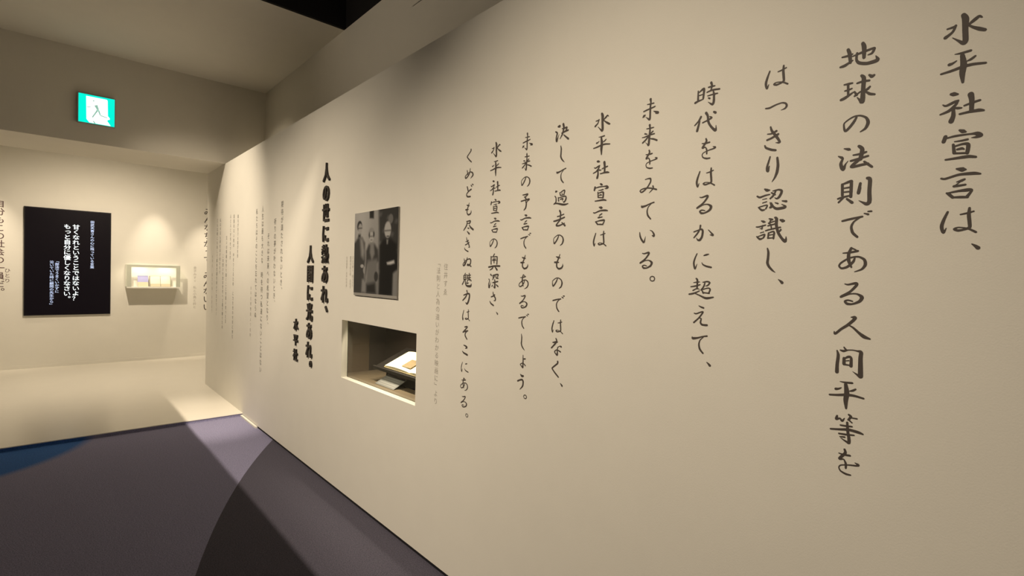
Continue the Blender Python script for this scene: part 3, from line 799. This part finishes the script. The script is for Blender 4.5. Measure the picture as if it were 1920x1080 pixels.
def tone(u, v):
    g = 0.33 - 0.10 * v + 0.03 * math.sin(u * 9)
    lay = []
    lay.append((poly(u, v, [(0.36, -0.1), (0.47, -0.1), (0.47, 0.095), (0.37, 0.085)]), 0.045))
    lay.append((poly(u, v, [(0.57, -0.1), (1.1, -0.1), (1.1, 1.1), (0.60, 1.1), (0.595, 0.3)], 0.03), 0.060 + 0.05 * max(0, math.sin(u * 31 + v * 19)) * max(0, math.sin(v * 37 - u * 11))))
    lay.append((ell(u, v, 0.845, 0.125, 0.05, 0.055), 0.16))
    lay.append((poly(u, v, [(-0.1, 0.86), (0.6, 0.86), (0.6, 1.1), (-0.1, 1.1)], 0.05), 0.17))
    lay.append((poly(u, v, [(0.90, 0.70), (1.1, 0.70), (1.1, 1.1), (0.90, 1.1)], 0.03), 0.20))
    # standing figure at the left
    lay.append((poly(u, v, [(0.02, 0.36), (0.10, 0.30), (0.20, 0.31), (0.27, 0.38), (0.28, 0.60), (0.26, 0.72), (0.28, 1.0), (-0.1, 1.02), (-0.1, 0.4)], 0.02), 0.075))
    lay.append((poly(u, v, [(0.14, 0.31), (0.21, 0.33), (0.26, 0.48), (0.24, 0.58), (0.18, 0.54)], 0.03), 0.24))
    lay.append((poly(u, v, [(0.21, 0.83), (0.32, 0.83), (0.31, 0.99), (0.20, 0.99)], 0.02), 0.22))
    lay.append((ell(u, v, 0.125, 0.165, 0.062, 0.066), 0.055))
    lay.append((ell(u, v, 0.140, 0.200, 0.050, 0.066), 0.30))
    lay.append((poly(u, v, [(0.10, 0.265), (0.16, 0.27), (0.15, 0.31), (0.09, 0.30)], 0.015), 0.05))
    lay.append((poly(u, v, [(0.08, 0.187), (0.19, 0.187), (0.19, 0.198), (0.08, 0.198)], 0.008), 0.07))
    lay.append((ell(u, v, 0.205, 0.665, 0.040, 0.022), 0.32))
    lay.append((ell(u, v, 0.265, 0.715, 0.030, 0.045), 0.26))
    # seated figure in the middle
    lay.append((poly(u, v, [(0.30, 0.48), (0.36, 0.40), (0.50, 0.40), (0.58, 0.47), (0.60, 0.60), (0.50, 0.66), (0.34, 0.64), (0.28, 0.85), (0.30, 0.60)], 0.02), 0.070))
    lay.append((poly(u, v, [(0.40, 0.37), (0.48, 0.39), (0.50, 0.52), (0.44, 0.60), (0.39, 0.50)], 0.02), 0.20))
    lay.append((poly(u, v, [(0.34, 0.60), (0.56, 0.58), (0.57, 0.74), (0.52, 0.88), (0.32, 0.90)], 0.025), 0.165))
    lay.append((poly(u, v, [(0.32, 0.89), (0.53, 0.86), (0.55, 1.0), (0.32, 1.0)], 0.03), 0.040))
    lay.append((ell(u, v, 0.545, 0.79, 0.045, 0.06), 0.06))
    lay.append((ell(u, v, 0.42, 0.275, 0.072, 0.075), 0.24))
    lay.append((ell(u, v, 0.42, 0.315, 0.056, 0.062), 0.33))
    lay.append((ell(u, v, 0.475, 0.285, 0.016, 0.040), 0.08))
    lay.append((ell(u, v, 0.37, 0.290, 0.014, 0.040), 0.10))
    lay.append((poly(u, v, [(0.39, 0.30), (0.45, 0.30), (0.45, 0.312), (0.39, 0.312)], 0.01), 0.12))
    lay.append((poly(u, v, [(0.40, 0.345), (0.445, 0.345), (0.445, 0.353), (0.40, 0.353)], 0.008), 0.13))
    # standing figure at the right
    lay.append((poly(u, v, [(0.62, 0.42), (0.70, 0.355), (0.86, 0.355), (0.98, 0.42), (1.0, 0.70), (0.91, 0.75), (0.90, 1.0), (0.62, 1.0), (0.63, 0.70)], 0.02), 0.022))
    lay.append((ell(u, v, 0.785, 0.245, 0.070, 0.094), 0.34))
    lay.append((poly(u, v, [(0.72, 0.250), (0.85, 0.250), (0.85, 0.262), (0.72, 0.262)], 0.01), 0.08))
    lay.append((ell(u, v, 0.79, 0.320, 0.030, 0.010), 0.13))
    lay.append((poly(u, v, [(0.765, 0.36), (0.80, 0.36), (0.79, 0.41), (0.77, 0.41)], 0.012), 0.24))
    lay.append((poly(u, v, [(0.78, 0.625), (0.93, 0.60), (0.94, 0.63), (0.86, 0.645), (0.79, 0.645)], 0.014), 0.42))
    for a, t in lay:
        g = g * (1 - a) + t * a
    return g


bm = bmesh.new()
grid = [[bm.verts.new((-0.0106, pw / 2 - pw * i / NU, ph - (ph - 0.018) * j / NV)) for j in range(NV + 1)] for i in range(NU + 1)]
for i in range(NU):
    for j in range(NV):
        bm.faces.new((grid[i][j], grid[i][j + 1], grid[i + 1][j + 1], grid[i + 1][j]))
me = done(bm, 'photo_print', normals=False)
at = me.color_attributes.new('print', 'FLOAT_COLOR', 'POINT')
k = 0
for i in range(NU + 1):
    for j in range(NV + 1):
        g = 1.9 * tone(i / NU, j / NV) ** 1.35 * PRINT
        at.data[k].color = (g * 1.02, g, g * 0.97, 1)
        k += 1
pm = mat('photographic_print', (0.5, 0.5, 0.5), 0.6, spec=0.15)
a_ = pm.node_tree.nodes.new('ShaderNodeAttribute')
a_.attribute_name = 'print'
pm.node_tree.links.new(a_.outputs['Color'], pm.node_tree.nodes['Principled BSDF'].inputs['Base Color'])
link('photo_print', me, pm, root)

# ------------------------------------------------------------------ niche fittings
root = empty('display_niche', (XG, 2.86, 0.770))
tag(root, 'dark lined glazed display niche let into the right wall below the photograph', 'display niche')
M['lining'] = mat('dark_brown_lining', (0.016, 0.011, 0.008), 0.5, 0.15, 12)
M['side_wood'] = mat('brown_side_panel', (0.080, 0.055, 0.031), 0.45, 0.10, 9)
M['niche_floor'] = mat('grey_brown_niche_floor', (0.135, 0.105, 0.070), 0.4, 0.06, 20)
IX1, IY0, IY1, IZ1 = 1.872, 2.20, 3.46, 1.29
o3 = root.location


def part(name, b, m_, bevel=0.0):
    bm = bmesh.new()
    bm_box(bm, b[0] - o3.x, b[1] - o3.x, b[2] - o3.y, b[3] - o3.y, b[4] - o3.z, b[5] - o3.z)
    return link(name, done(bm, name, bevel), m_, root)


part('niche_floor', (XG + 0.007, IX1, IY0, IY1, 0.770, NZ0), M['niche_floor'])
part('back_panel', (IX1 - 0.004, IX1 + 0.006, IY0, IY1, NZ0, IZ1), M['lining'])
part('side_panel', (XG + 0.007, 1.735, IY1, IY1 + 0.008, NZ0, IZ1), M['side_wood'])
part('side_panel', (1.735, IX1, IY1 - 0.004, IY1 + 0.008, NZ0, IZ1), M['lining'])  # rear of the side wall, its shade put into the darker colour
part('side_panel', (XG + 0.007, IX1, IY0 - 0.008, IY0, NZ0, IZ1), M['lining'])
part('top_panel', (XG + 0.007, IX1, IY0, IY1, IZ1, IZ1 + 0.008), M['lining'])
for b in ((NY1, IY1, NZ0, IZ1), (IY0, NY0, NZ0, IZ1), (NY0, NY1, NZ1, IZ1)):
    part('front_lining', (XG + 0.0005, XG + 0.006, *b), M['lining'])
part('glass_pane', (XG - 0.004, XG - 0.0005, NY0 + 0.0005, NY1 - 0.0005, NZ0 + 0.0005, NZ1 - 0.0005), M['glass'])

# slanted stand
M['stand'] = mat('dark_stand', (0.009, 0.007, 0.006), 0.7, 0.1, 20, spec=0.15)
root = empty('book_stand', (1.72, 2.78, NZ0))
tag(root, 'dark slanted book stand inside the wall niche', 'stand')
o3 = root.location
SL_ = math.radians(23.5)
TILT = Matrix.Translation((1.60 - o3.x, 0, 0.878 - o3.z)) @ Matrix.Rotation(-SL_, 4, 'Y')
bm = bmesh.new()
bm_box(bm, 0, 0.272, 2.36 - o3.y, 3.12 - o3.y, -0.012, 0.0, 0, TILT)
link('sloping_board', done(bm, 'sloping_board', 0.001), M['stand'], root)
bm = bmesh.new()
bm_box(bm, -0.006, 0.006, 2.36 - o3.y, 3.12 - o3.y, -0.012, 0.012, 0, TILT)
link('front_lip', done(bm, 'front_lip', 0.001), M['stand'], root)
for ya, yb in ((2.42, 2.44), (3.03, 3.05)):
    bm = bmesh.new()
    pr = [(1.655, NZ0), (1.86, NZ0), (1.86, 0.965), (1.655, 0.885)]
    a = [bm.verts.new((x - o3.x, ya - o3.y, z - o3.z)) for x, z in pr]
    b = [bm.verts.new((x - o3.x, yb - o3.y, z - o3.z)) for x, z in pr]
    bm.faces.new(a)
    bm.faces.new(b)
    for i in range(4):
        bm.faces.new((a[i], a[(i + 1) % 4], b[(i + 1) % 4], b[i]))
    link('support', done(bm, 'support'), M['stand'], root)
part_ = bmesh.new()
bm_box(part_, 1.662 - o3.x, 1.670 - o3.x, 2.44 - o3.y, 3.03 - o3.y, 0, 0.884 - o3.z)
link('front_board', done(part_, 'front_board'), M['stand'], root)

# open book lying on the stand
M['book_paper'] = mat('old_book_paper', (0.84, 0.77, 0.58), 0.7, 0.03, 40)
M['plate'] = mat('brown_printed_plate', (0.17, 0.125, 0.065), 0.6, 0.35, 55)
M['cover'] = mat('book_cover', (0.32, 0.26, 0.15), 0.7, 0.1, 40)
root = empty('open_book', (1.616, 2.68, 0.889))
tag(root, 'open old book with a printed picture, lying brightly lit on the slanted stand', 'book')
BK = Matrix.Rotation(-SL_, 4, 'Y')
bm = bmesh.new()
bm_box(bm, 0, 0.205, -0.27, 0.330, -0.003, 0.003, 0, BK)
link('cover', done(bm, 'cover', 0.001), M['cover'], root)


def leaf(name, x0, x1, y0, y1, h0, h1, m_, n=10):
    bm = bmesh.new()
    rows = []
    for i in range(n + 1):
        t = i / n
        y = y0 + (y1 - y0) * t
        h = h0 + (h1 - h0) * math.sin(t * math.pi) ** 0.7
        rows.append([bm.verts.new(BK @ Vector((x, y, z))) for x in (x0, x1) for z in (0.003, h)])
    for i in range(n):
        a, b = rows[i], rows[i + 1]
        bm.faces.new((a[1], a[3], b[3], b[1]))
        bm.faces.new((a[0], a[1], b[1], b[0]))
        bm.faces.new((a[2], b[2], b[3], a[3]))
    for r in (rows[0], rows[-1]):
        bm.faces.new((r[0], r[2], r[3], r[1]))
    return link(name, done(bm, name), m_, root)


leaf('page_block', 0.006, 0.199, 0.016, 0.323, 0.010, 0.020, M['book_paper'])
leaf('page_block', 0.006, 0.199, -0.264, 0.014, 0.010, 0.022, M['book_paper'])
bm = bmesh.new()
bm.faces.new([bm.verts.new(BK @ Vector((x, y, 0.0222))) for x, y in ((0.030, 0.030), (0.030, 0.140), (0.115, 0.140), (0.115, 0.030))])
for q in bm.verts:
    q.co += BK @ Vector((0, 0, 0.0015))
link('printed_plate', done(bm, 'printed_plate', normals=False), M['plate'], root)

# caption card on the niche floor
M['card'] = mat('grey_caption_card', (0.15, 0.15, 0.148), 0.5, 0.03, 40)
M['card_ink'] = mat('card_print', (0.25, 0.245, 0.235), 0.6)
root = empty('caption_card', (1.60, 2.91, NZ0))
tag(root, 'small tilted grey caption card with lines of print in front of the book stand', 'card')
bm = bmesh.new()
CR = Matrix.Rotation(-math.radians(28), 4, 'Y')
bm_box(bm, -0.035, 0.070, -0.13, 0.11, 0.018, 0.021, 0, CR)
link('card', done(bm, 'card', 0.0005), M['card'], root)
bm = bmesh.new()
for i in range(5):
    bm.faces.new([bm.verts.new(CR @ Vector((x, y, 0.0214))) for x, y in ((-0.022 + i * 0.016, -0.11 + 0.02 * (i == 4)), (-0.022 + i * 0.016, 0.09), (-0.017 + i * 0.016, 0.09), (-0.017 + i * 0.016, -0.11 + 0.02 * (i == 4)))])
link('printed_lines', done(bm, 'printed_lines', normals=False), M['card_ink'], root)
bm = bmesh.new()
bm_box(bm, 0.02, 0.03, -0.08, 0.06, 0.0, 0.029)
link('card_foot', done(bm, 'card_foot'), M['stand'], root)
